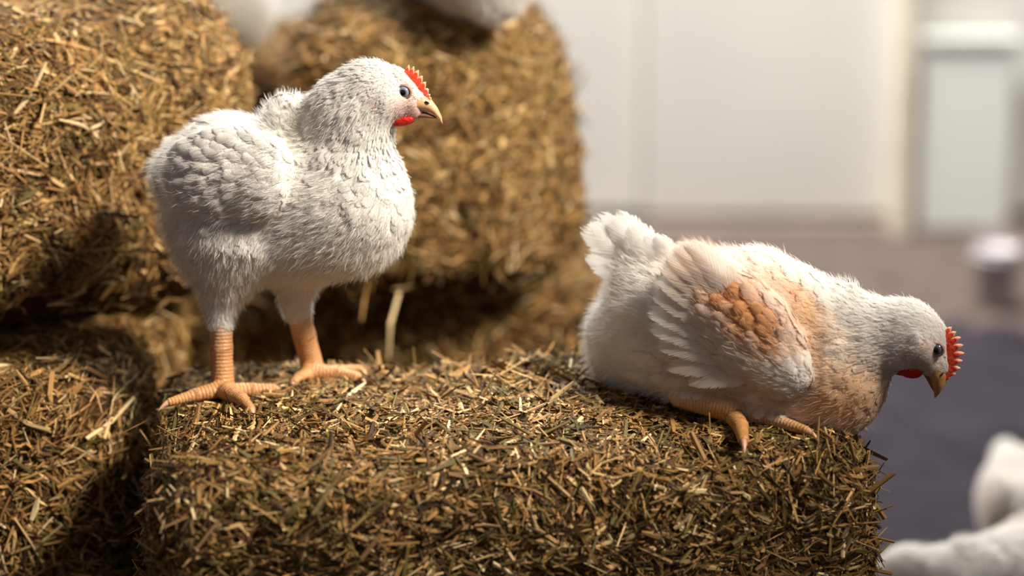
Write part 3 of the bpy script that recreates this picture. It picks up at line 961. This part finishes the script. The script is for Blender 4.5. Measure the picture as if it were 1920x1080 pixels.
def head_parts(b, root, base, eye, eye_r, eye_lat, beak_u, beak_l, comb, wattle, nostril, bmat, emat, lat0=0.0):
    # eyes: near and far side, local z looks outwards
    for sgn in (-1, 1):
        c = b.P(eye[0], eye[1], lat0 + sgn * eye_lat)
        if sgn > 0:
            c = b.P(eye[0], eye[1], lat0 - eye_lat) + b.lat * (2 * eye_lat * 0.0006)
        rr = eye_r * 0.0006
        c = c + b.lat * (sgn * 0.03)
        for _ in range(30):
            c = c - b.lat * (sgn * np.clip(b.sdf(c[None])[0], -0.004, 0.006))
        c = c - b.lat * (sgn * rr * 0.22)
        Vv, Fv = uv_sphere((rr, rr, rr * 0.8))
        eo = link('eye', tri_mesh('eye', Vv, Fv), emat, root)
        zax = Vector(b.lat * sgn)
        eo.location = c - base
        eo.rotation_euler = zax.to_track_quat('Z', 'Y').to_euler()
        # eyelid ring
        R0, r0 = rr * 1.02, rr * 0.24
        Vr, Fr = [], []
        for i in range(24):
            a = 2 * math.pi * i / 24
            el = 1.0 + 0.12 * abs(math.cos(a))
            for j in range(8):
                q = 2 * math.pi * j / 8
                Vr.append(((R0 * el + r0 * math.cos(q)) * math.cos(a), (R0 + r0 * math.cos(q)) * math.sin(a), r0 * 1.3 * math.sin(q) + rr * 0.12))
        for i in range(24):
            for j in range(8):
                Fr.append((i * 8 + j, ((i + 1) % 24) * 8 + j, ((i + 1) % 24) * 8 + (j + 1) % 8, i * 8 + (j + 1) % 8))
        lo = link('eyelid', tri_mesh('eyelid', Vr, Fr), M_LID, eo)
    V, F = loft(*beak_l, b, lat0)
    lb = link('lower_beak', tri_mesh('lower_beak', V - base, F), M_MOUTH, root)
    V, F = loft(*beak_u, b, lat0)
    ub = link('upper_beak', tri_mesh('upper_beak', V - base, F), bmat, root)
    # nostril slit set into the beak's side
    for sgn in (-1, 1):
        c = b.P(nostril[0], nostril[1], lat0 - nostril[2])
        if sgn > 0:
            c = c + b.lat * (2 * nostril[2] * 0.0006)
        Vv, Fv = uv_sphere((0.0030, 0.0012, 0.0010), 12, 8)
        no = link('nostril', tri_mesh('nostril', Vv, Fv), M_NOSTRIL, ub)
        no.location = c - base
        no.rotation_euler = (math.radians(90), math.radians(nostril[3]), 0)
    # comb: a thin toothed blade along the forehead
    bl, spikes = np.array(comb['base'], float), comb['spikes']
    nt = len(spikes) * 10
    tt = np.linspace(0, 1, nt + 1)
    bi = np.linspace(0, 1, len(bl))
    Vc, Fc = [], []
    out2 = np.array(comb['out'], float)
    for q in tt:
        bx, by = np.interp(q, bi, bl[:, 0]), np.interp(q, bi, bl[:, 1])
        ox, oy = np.interp(q, np.linspace(0, 1, len(out2)), out2[:, 0]), np.interp(q, np.linspace(0, 1, len(out2)), out2[:, 1])
        x = q * len(spikes)
        i = min(int(x), len(spikes) - 1)
        fr = x - i
        tooth = (1 - abs(fr * 2 - 1)) ** 0.5
        hgt = spikes[i] * tooth
        env = math.sin(math.pi * min(max(q, 0.02), 0.98)) ** 0.35
        body_h = comb['h'] * env
        th = comb['th']
        lean = np.array(comb.get('lean', (0, 0))) * hgt
        for (hh, tk) in ((-4, th), (body_h * 0.5, th * 0.9), (body_h, th * 0.6), (body_h + hgt * 0.6, th * 0.55), (body_h + hgt, th * 0.28)):
            for sg in (-1, 1):
                p = b.P(bx + ox * hh + (lean[0] if hh > body_h else 0) * (hh - body_h) / max(hgt, 1), by + oy * hh + (lean[1] if hh > body_h else 0) * (hh - body_h) / max(hgt, 1), lat0)
                Vc.append(p + b.lat * sg * tk * 0.0006)
    for i in range(nt):
        a, c = i * 10, (i + 1) * 10
        for k in range(4):
            Fc.append((a + 2 * k, a + 2 * k + 2, c + 2 * k + 2, c + 2 * k))
            Fc.append((a + 2 * k + 1, c + 2 * k + 1, c + 2 * k + 3, a + 2 * k + 3))
        Fc.append((a + 8, a + 9, c + 9, c + 8))
    Fc.append((0, 2, 4, 6, 8, 9, 7, 5, 3, 1)); e = nt * 10
    Fc.append(tuple(e + k for k in (1, 3, 5, 7, 9, 8, 6, 4, 2, 0)))
    me = tri_mesh('comb', np.array(Vc) - base, Fc)
    me.materials.append(M_COMB); me.materials.append(M_COMBTIP)
    for p in me.polygons:
        k = [v % 10 for v in p.vertices]
        if min(k) >= 6 and len(k) == 4: p.material_index = 1
    link('comb', me, None, root)
    # wattles
    for sgn in (-1, 1):
        x, y, rx, ry, ang = wattle[:5]
        if sgn > 0: x, y = x + wattle[5], y + wattle[6]
        Vv, Fv = uv_sphere((1, 1, 1), 20, 12)
        ca, sa = math.cos(math.radians(ang)), math.sin(math.radians(ang))
        P3 = []
        c = b.P(x, y, lat0 + sgn * 16)
        for v in Vv:
            ax, az = v[0] * rx, v[2] * ry * (1.0 if v[2] < 0 else 0.8)
            P3.append(c + (b.fwd * (ax * ca - az * sa) + np.array([0, 0, 1.0]) * (ax * sa + az * ca)) * 0.0006 + b.lat * v[1] * 7 * 0.0006)
        link('wattle', tri_mesh('wattle', np.array(P3) - base, Fv), M_WATTLE, root)

def claw(b, root, base, p0, d, L, R, droop=0.45):
    """tapered curved nail starting at p0 along d"""
    d = unit(np.array(d, float)); up = np.array([0, 0, 1.0])
    side = unit(np.cross(d, up))
    V, F = [], []
    m, nr = 7, 8
    for i in range(m):
        s = i / (m - 1)
        c = p0 + d * (L * s) - up * (droop * L * s * s)
        rr = R * (1 - s) ** 0.75 + 0.0003
        for j in range(nr):
            a = 2 * math.pi * j / nr
            V.append(c + side * rr * math.cos(a) * 0.8 + up * rr * math.sin(a))
    for i in range(m - 1):
        for j in range(nr):
            F.append((i * nr + j, i * nr + (j + 1) % nr, (i + 1) * nr + (j + 1) % nr, (i + 1) * nr + j))
    F.append(tuple(range(nr))[::-1]); F.append(tuple((m - 1) * nr + j for j in range(nr)))
    link('claw', tri_mesh('claw', np.array(V) - base, F), M_CLAW, root)

def toe(b, pts, radii, lift=0.0, z=T_BALE, k=5):
    """a toe lying on the bale: points given in pixels on the bale's top plane"""
    P3 = []
    for (x, y), rr in zip(pts, radii):
        g = at_z(x, y, z + 0.012)
        rm = rr * 0.0006
        P3.append(np.array([g[0], g[1], z + 0.007 + rm * 0.8]))
    for i in range(len(P3) - 1):
        b.cone(None, None, radii[i], radii[i + 1], k=k, mat='leg', r3=(P3[i], P3[i + 1]), flow=(0, 1), fe=(20, 10, 1))
    return P3

# ---------------- chicken standing, pure white
TOPZ = T_BALE + 0.006
foot1 = at_z(418, 738, TOPZ); foot2 = at_z(585, 704, TOPZ)
mid = (foot1 + foot2) / 2
b1 = Bird((mid[0], mid[1] - 0.004, 0.6), math.radians(-9))
NK = (30, 12, 1.1)
BO = (44, 34, 1.0)
# torso, breast, abdomen
b1.cone((440, 335), (610, 385), 122, 122, k=40, s=0.86, flow=(-1, .25), fe=BO)
b1.ell((668, 388), 106, 112, 100, 0, k=50, flow=(-.55, .8), fe=(40, 32, 1))
b1.ell((398, 420), 84, 122, 92, 10, k=45, flow=(-.5, .9), fe=(40, 30, 1.1))
b1.ell((560, 445), 130, 78, 84, 6, k=45, flow=(-.8, .6), fe=(36, 28, 1))
b1.ell((345, 325), 62, 58, 50, 30, k=30, flow=(-1, .3), fe=(52, 36, 1.1))
# saddle tuft
b1.ell((538, 226), 46, 46, 36, 60, k=26, flow=(-.15, -1), fe=(34, 18, 2.6))
# neck and head
b1.cone((645, 290), (660, 215), 86, 73, k=46, s=0.80, flow=(-.45, 1), fe=(36, 8, 1.5))
b1.cone((656, 215), (690, 178), 71, 59, k=30, s=0.78, flow=(-.8, .75), fe=(28, 6, 1.9))
b1.ell((698, 176), 56, 56, 40, 0, k=26, flow=(-1, .15), fe=(18, 4, 1.9))
b1.cone((742, 153), (794, 189), 27, 11, k=12, s=0.62, flow=(-1, .1), fe=(11, 3.5, .8))
b1.cone((728, 185), (770, 194), 44, 22, k=12, s=1.0, mat='face', flow=(-1, .2), fe=(6, 3, .6))
b1.cone((735, 208), (778, 212), 25, 13, k=14, s=0.92, mat='face', flow=(-1, .3), fe=(6, 3, .6))
b1.ell((712, 182, -41), 14, 10, 5, -40, k=5, mat='plume', flow=(-.6, .8), fe=(8, 5, .5))
# folded wing, near and far
b1.ell((430, 322, -104), 124, 86, 36, 8, k=5, flow=(-1, .22), fe=(50, 34, .4), yawl=4)
b1.ell((486, 350, -112), 54, 66, 28, 0, k=7, flow=(-.8, .35), fe=(36, 30, .5))
b1.ell((432, 322, 92), 122, 88, 30, 6, k=9, flow=(-1, .22), fe=(50, 34, 1.2), yawl=-4)
# thighs
b1.cone((440, 455, -45), (414, 572, -45), 88, 31, k=36, s=.86, flow=(-.12, 1), fe=(26, 14, 1.0))
b1.cone((560, 470, 45), (553, 560, 45), 74, 29, k=36, s=.86, flow=(.05, 1), fe=(24, 14, 1.0))
# shanks (end on the toes' root)
def shank(b, top, base3, r0, r1, k=8):
    A = b.P(*top)
    mid_ = A * 0.45 + base3 * 0.55
    b.cone(None, None, r0, r0 * 0.80, k=k, mat='leg', r3=(A, mid_), flow=(0, 1), fe=(20, 10, 1))
    b.cone(None, None, r0 * 0.80, r1, k=k, mat='leg', r3=(mid_, base3), flow=(0, 1), fe=(20, 10, 1))
f1 = foot1 + np.array([0, 0, 0.012]); f2 = foot2 + np.array([0, 0, 0.012])
shank(b1, (413, 575, -45), f1, 25, 22)
shank(b1, (553, 560, 45), f2, 26, 22)
claws1 = []
for pts, rad in [([(412, 735), (365, 742), (318, 752)], [17, 12, 8]),
                 ([(428, 738), (470, 733), (512, 729)], [16, 13, 10]),
                 ([(425, 740), (452, 752), (470, 768)], [17, 14, 10]),
                 ([(580, 702), (632, 703), (668, 708)], [17, 14, 11]),
                 ([(585, 700), (635, 694), (672, 690)], [13, 10, 8]),
                 ([(578, 704), (560, 712), (552, 718)], [15, 12, 10])]:
    p = toe(b1, pts, rad)
    claws1.append((p[-1], p[-1] - p[-2], rad[-1]))

def col1(X):
    px, py = project_px(X)
    c = np.repeat(WHITE[None], len(X), 0).copy()
    # faint yellow tint on the upper back, dingy grey below the wing
    m1 = np.exp(-(((px - 560) / 60) ** 2 + ((py - 235) / 50) ** 2))[:, None]
    c = c * (1 - 0.25 * m1) + np.array([0.82, 0.78, 0.64]) * 0.25 * m1
    m3 = (np.exp(-(((px - 705) / 22) ** 2 + ((py - 297) / 5) ** 2)) * 0.35)[:, None]
    c = c * (1 - m3) + srgb(170, 120, 110) * m3
    m4 = (np.exp(-(((px - 701 - (py - 195) * .45) / 4.5) ** 2 + ((py - 196) / 16) ** 2)) * 0.6)[:, None]
    c = c * (1 - m4) + srgb(184, 124, 118) * m4
    return c
FACE1 = srgb(180, 138, 126)
root1, base1 = finish_bird(b1, 'white chicken standing upright on the front hay bale', (mid[0], mid[1], TOPZ - 0.004), col1,
                           dict(legcol=srgb(194, 142, 94), face=(745, 185, -30)), 101, FACE1)
for p, d, rr in claws1:
    claw(b1, root1, base1, p, d, 0.016, rr * 0.0006 * 0.85)
r1 = np.random.default_rng(5)
def polar_rows(b, S, rows, latf, seed, root, base, colfn, lift0, jit=0.08, ymax=2000):
    """wing coverts in arcs around the wing's wrist; rows: (radius, a0, a1, count, length, width)"""
    r = np.random.default_rng(seed)
    R_, T_, L_, W_, H_ = [], [], [], [], []
    for k, (rad, a0, a1, cnt, ln, wd) in enumerate(rows):
        for i in range(cnt):
            a = math.radians(a0 + (a1 - a0) * (i + 0.5 * (k % 2)) / max(cnt - 1, 1) + r.normal(0, 1.5))
            rr = rad * r.uniform(0.95, 1.05)
            px, py = S[0] - rr * math.cos(a), S[1] - rr * math.sin(a)
            p = b.P(px, py, latf)
            # drop to the body surface along the lateral direction
            for _ in range(22):
                p = p + b.lat * np.clip(b.sdf(p[None])[0], -0.01, 0.012)
            R_.append(p)
            T_.append(b.vec(-math.cos(a), -math.sin(a)))
            L_.append(ln * 0.0006 * r.uniform(.88, 1.12)); W_.append(wd * 0.0006 * r.uniform(.9, 1.1))
            H_.append(lift0 - 0.0009 * k)
    R_, T_, L_, W_, H_ = map(np.array, (R_, T_, L_, W_, H_))
    ok = np.abs(b.sdf(R_)) < 0.003
    _, pyr = project_px(R_ + T_ * L_[:, None] * .5)
    ok &= pyr < ymax
    R_, T_, L_, W_, H_ = R_[ok], T_[ok], L_[ok], W_[ok], H_[ok]
    out, f, uv, nor = feathers(b, R_, T_, L_, W_, np.full(len(R_), 0.001), H_, 5, seed, jit, cup=0.12, ntilt=0.55)
    put_feathers('wing_feather', out, f, uv, colfn(R_ + T_ * L_[:, None] * 0.6) * r.uniform(.94, 1.03, (len(R_), 1)), root, base, r, single=True, nor=nor)
polar_rows(b1, (560, 352), [(225, -14, 24, 7, 60, 40), (196, -18, 28, 9, 60, 38), (166, -24, 34, 10, 56, 36), (138, -30, 40, 11, 52, 34), (112, -38, 48, 11, 46, 32),
                            (88, -46, 56, 11, 42, 30), (66, -55, 66, 10, 38, 28), (45, -65, 75, 8, 34, 26)], -170, 31, root1, base1, col1, 0.0068, ymax=436)
# flight feathers along the wing's lower edge and the short tail
o, f, uv = flat_feathers(b1, [(490, 384), (486, 392), (480, 400), (474, 406), (385, 338)], [(338, 372), (348, 392), (366, 408), (392, 420), (303, 318)],
                         [(-108, -132), (-106, -130), (-104, -126), (-102, -122), (-120, -112)], [30, 28, 27, 26, 44], 0.2, 3)
put_feathers('flight_feather', o, f, uv, np.repeat(WHITE[None] * 0.97, 5, 0), root1, base1, r1, single=True)
o, f, uv = flat_feathers(b1, [(370, 300), (372, 310), (368, 325), (366, 340)], [(300, 262), (292, 285), (288, 312), (290, 345)],
                         [(-10, 0), (10, 20), (0, 10), (-20, -14)], [44, 44, 42, 40], 0.3, 4)
put_feathers('tail_feather', o, f, uv, np.repeat(WHITE[None], 4, 0), root1, base1, r1, single=True)
head_parts(b1, root1, base1, (754, 175), 12, 33,
           ([(772, 178), (795, 178), (809, 187), (820, 202), (828, 219), (830, 232)],
            [(762, 210), (790, 208), (804, 210), (815, 216), (823, 223), (829, 232)], [19, 16, 12, 9, 5, 1]),
           ([(764, 209), (785, 208), (800, 210), (814, 216), (819, 220)], [(766, 222), (785, 221), (800, 221), (813, 222), (819, 222)], [12, 11, 9, 6, 1]),
           dict(base=[(758, 134), (772, 142), (786, 160), (798, 180), (806, 190)], out=[(.50, -.86), (.75, -.66), (.86, -.5), (.9, -.44)], h=5, th=4.5,
                spikes=[9, 10, 10, 9, 8, 6, 4, 3], lean=(-.15, -.5)),
           (753, 227, 23, 10, 14, 6, -2), (801, 192, 13, 28), M_BEAK, M_EYE)

print('bird1 done')

# ---------------- chicken sitting, white with tan wing, head lowered
base2g = at_z(1440, 790, TOPZ)
b2 = Bird((base2g[0], base2g[1] + 0.055, 0.6), math.radians(-24))
B2 = (46, 34, 1.0)
b2.cone((1265, 598), (1420, 630), 128, 150, k=40, s=0.84, flow=(-1, -.15), fe=B2)
b2.cone((1420, 630), (1520, 672), 148, 124, k=40, s=0.84, flow=(-1, -.2), fe=B2)
b2.ell((1562, 708), 104, 108, 104, -10, k=45, flow=(-1, .25), fe=(34, 24, .9))
b2.ell((1300, 668), 160, 92, 110, -10, k=40, flow=(-1, .2), fe=(46, 30, 1.2))
b2.ell((1170, 650), 66, 92, 70, 15, k=36, flow=(-.9, .7), fe=(40, 18, 2.0))
b2.ell((1450, 735), 150, 72, 104, -8, k=40, flow=(-1, .1), fe=(38, 26, .9))
b2.ell((1205, 530), 50, 60, 42, 30, k=30, flow=(-1, -.8), fe=(44, 30, 1.4))
# nape tuft
b2.ell((1578, 560), 24, 20, 18, -30, k=14, flow=(.3, -1), fe=(30, 7, 2.6))
# neck, head
b2.cone((1535, 628), (1620, 632), 96, 68, k=45, s=.82, flow=(-1, 0), fe=(36, 9, 1))
b2.cone((1620, 630), (1692, 626), 67, 55, k=30, s=.80, flow=(-1, -.05), fe=(28, 6, .9))
b2.ell((1704, 627), 62, 62, 42, 0, k=26, flow=(-1, -.3), fe=(18, 4, .9))
b2.cone((1748, 628), (1769, 690), 28, 12, k=12, s=.62, flow=(-.5, -.8), fe=(11, 3.5, .6))
b2.cone((1728, 652), (1750, 682), 48, 22, k=12, s=.98, mat='face', flow=(-.8, -.6), fe=(6, 3, .6))
b2.cone((1718, 662), (1740, 692), 21, 13, k=14, s=.92, mat='face', flow=(-.8, -.5), fe=(6, 3, .6))
b2.ell((1714, 636, -43), 14, 10, 5, 60, k=5, mat='plume', flow=(-.5, .8), fe=(8, 5, .5))
# wings
b2.ell((1378, 602, -112), 172, 96, 42, -36, k=5, flow=(-.8, -.6), fe=(50, 34, .4), yawl=0)
b2.ell((1462, 690, -124), 64, 60, 32, -36, k=7, flow=(-.9, -.2), fe=(32, 28, .5))
b2.ell((1378, 592, 100), 172, 98, 34, -36, k=9, flow=(-.8, -.6), fe=(50, 34, 1.1))
# folded leg: shank lies on the bale, toes forward and outward
A_ = at_z(1275, 752, TOPZ + 0.014); B_ = at_z(1372, 775, TOPZ + 0.012)
b2.cone(None, None, 20, 24, k=8, mat='leg', r3=(A_ + [0, 0, .004], B_ + [0, 0, .004]), flow=(0, 1), fe=(20, 10, 1))
claws2 = []
for pts, rad in [([(1372, 782), (1388, 802), (1394, 826)], [20, 15, 11]), ([(1376, 778), (1440, 788), (1512, 806)], [19, 15, 9])]:
    p = toe(b2, pts, rad)
    claws2.append((p[-1], p[-1] - p[-2], rad[-1]))

TAN, PALE = srgb(222, 160, 100), srgb(236, 196, 152)
def col2(X):
    px, py = project_px(X)
    c = np.repeat(WHITE[None], len(X), 0).copy()
    def mixin(c, col, m):
        return c * (1 - m[:, None]) + col * m[:, None]
    G = lambda x, y, sx, sy, a=0.0: np.exp(-((((px - x) * math.cos(a) + (py - y) * math.sin(a)) / sx) ** 2 + ((-(px - x) * math.sin(a) + (py - y) * math.cos(a)) / sy) ** 2))
    nz = 0.5 + 0.5 * sines(X, 160.0, 1)
    c = mixin(c, PALE, np.clip(G(1595, 740, 85, 62) * 1.1 + G(1500, 560, 90, 26, .75) * .75 + G(1520, 640, 26, 60, -.3) * .7 + G(1420, 745, 130, 30, .25) * .5, 0, .9))
    c = mixin(c, PALE * 0.95, np.clip(G(1300, 520, 36, 60) * .9 + G(1310, 690, 90, 45, .6) * .6, 0, .9))
    c = mixin(c, TAN, np.clip(G(1400, 588, 112, 54, .82) * 1.25 * (.55 + .6 * nz), 0, .95))
    c = mixin(c, srgb(196, 124, 66), np.clip(G(1400, 545, 42, 24, .8) * .7 * nz, 0, .8))
    c = mixin(c, WHITE, np.clip(G(1490, 700, 34, 40) * .9, 0, 1))
    m3 = G(1703, 640, 5, 12, .3) * 0.6
    return mixin(c, srgb(160, 100, 100), m3)
FACE2 = srgb(188, 158, 142)
root2, base2 = finish_bird(b2, 'white and tan chicken sitting on the front bale with head lowered', (base2g[0], base2g[1] + .05, TOPZ - 0.004), col2,
                           dict(legcol=srgb(190, 138, 80), face=(1735, 660, -30)), 202, FACE2)
for p, d, rr in claws2:
    claw(b2, root2, base2, p, d, 0.018, rr * 0.0006 * 0.85)
polar_rows(b2, (1545, 768), [(330, 6, 56, 10, 78, 40), (292, 5, 60, 12, 70, 38), (256, 4, 63, 14, 60, 34), (224, 3, 66, 14, 52, 32), (194, 2, 68, 14, 46, 29), (166, 2, 70, 13, 42, 27),
                             (140, 0, 72, 12, 38, 26), (115, -2, 74, 11, 35, 25), (92, -5, 76, 10, 32, 24), (70, -8, 78, 8, 30, 23)], -185, 41, root2, base2, col2, 0.008, ymax=735)
r2 = np.random.default_rng(6)
ti = [(1282, 447), (1262, 452), (1246, 466), (1232, 488), (1226, 516), (1220, 548), (1208, 580), (1212, 612), (1226, 645), (1246, 688), (1284, 716)]
ro = [(t[0] + 0.52 * (1500 - t[0]), t[1] + 0.52 * (715 - t[1])) for t in ti]
o, f, uv = flat_feathers(b2, ro, ti, [(-130, -156 + 1.5 * abs(i - 4)) for i in range(11)], [54, 56, 56, 54, 52, 52, 50, 48, 46, 44, 40], 0.16, 5)
put_feathers('flight_feather', o, f, uv, col2(np.stack([o[i].mean(0) for i in range(11)])) * .45 + WHITE * .55, root2, base2, r2, single=True)
ro = [(1225, 540), (1220, 530), (1215, 525), (1225, 520), (1232, 510), (1230, 560), (1222, 575), (1240, 500), (1250, 495)]
ti = [(1088, 420), (1110, 400), (1150, 394), (1185, 415), (1198, 440), (1096, 470), (1118, 535), (1215, 435), (1235, 438)]
o, f, uv = flat_feathers(b2, ro, ti, [(0, 0), (8, 10), (0, 4), (-12, -10), (-20, -22), (-8, -10), (-14, -18), (-34, -40), (-36, -44)],
                         [78, 84, 86, 80, 70, 76, 70, 56, 52], 0.14, 6, bow=0.07)
put_feathers('tail_feather', o, f, uv, np.repeat(WHITE[None], 9, 0), root2, base2, r2, single=True)
head_parts(b2, root2, base2, (1752, 659), 11.5, 36,
           ([(1772, 684), (1777, 704), (1773, 722), (1764, 736), (1754, 746)],
            [(1728, 682), (1742, 706), (1748, 722), (1751, 736), (1752, 746)], [19, 16, 12, 7, 1]),
           ([(1744, 690), (1750, 706), (1752, 720), (1753, 734)], [(1727, 694), (1737, 709), (1744, 722), (1750, 734)], [13, 11, 8, 1.5]),
           dict(base=[(1773, 618), (1778, 640), (1780, 668), (1778, 695), (1772, 712)], out=[(.7, -.7), (.95, -.3), (1, .0), (.98, .15), (.85, .4)], h=8, th=5,
                spikes=[7, 10, 14, 16, 17, 15, 13, 9, 4], lean=(.2, -.35)),
           (1704, 694, 26, 15, -8, -18, -5), (1766, 702, 13, -55), M_BEAKD, M_EYE2)
print('bird2 done')

# ---------------- other chickens, out of focus
def copy_bird(src, loc, rotz, label, whiten, scale=1.0, skip=('wing_feather',)):
    c = src.copy()
    COL.objects.link(c)
    c.location = loc
    c.rotation_euler = (0, 0, rotz)
    c.scale = (scale,) * 3
    c['label'] = label
    for ch in src.children:
        if ch.name.split('.')[0] in skip: continue
        k = ch.copy()
        if whiten and ch.name.split('.')[0] in ('plumage', 'down', 'flight_feather'):
            k.data = recolour(ch.data)
        COL.objects.link(k)
        k.parent = c
        for g in ch.children:
            gg = g.copy()
            COL.objects.link(gg)
            gg.parent = k
    return c
_white = {}
def recolour(me):
    if me.name not in _white:
        m2 = me.copy()
        a = m2.attributes['Col']
        n = len(m2.vertices)
        arr = np.zeros(n * 4, dtype=np.float32)
        a.data.foreach_get('color', arr)
        arr = arr.reshape(-1, 4)
        arr[:, :3] = arr[:, :3] * 0.1 + WHITE * 0.9
        a.data.foreach_set('color', arr.ravel())
        _white[me.name] = m2
    return _white[me.name]
bpy.context.view_layer.update()
g = at_y(262, 60, 1.28)
copy_bird(root2, (g[0], 1.28, 0.656), math.radians(190), 'blurred white chicken cut by the top edge above the dark gap bale', True)
g = at_y(850, 20, 0.70)
copy_bird(root2, (g[0], 0.70, 0.812), math.radians(135), 'blurred white chicken sitting on top of the golden bale behind', True)
g = at_z(1925, 1225, 0.0)
copy_bird(root2, (g[0], g[1], 0.0), math.radians(200), 'blurred white chicken on the floor in the lower right corner', True)
g = at_z(1915, 1015, 0.0)
copy_bird(root2, (g[0], g[1], 0.0), math.radians(115), 'blurred white chicken behind the one in the lower right corner', True, 0.78)
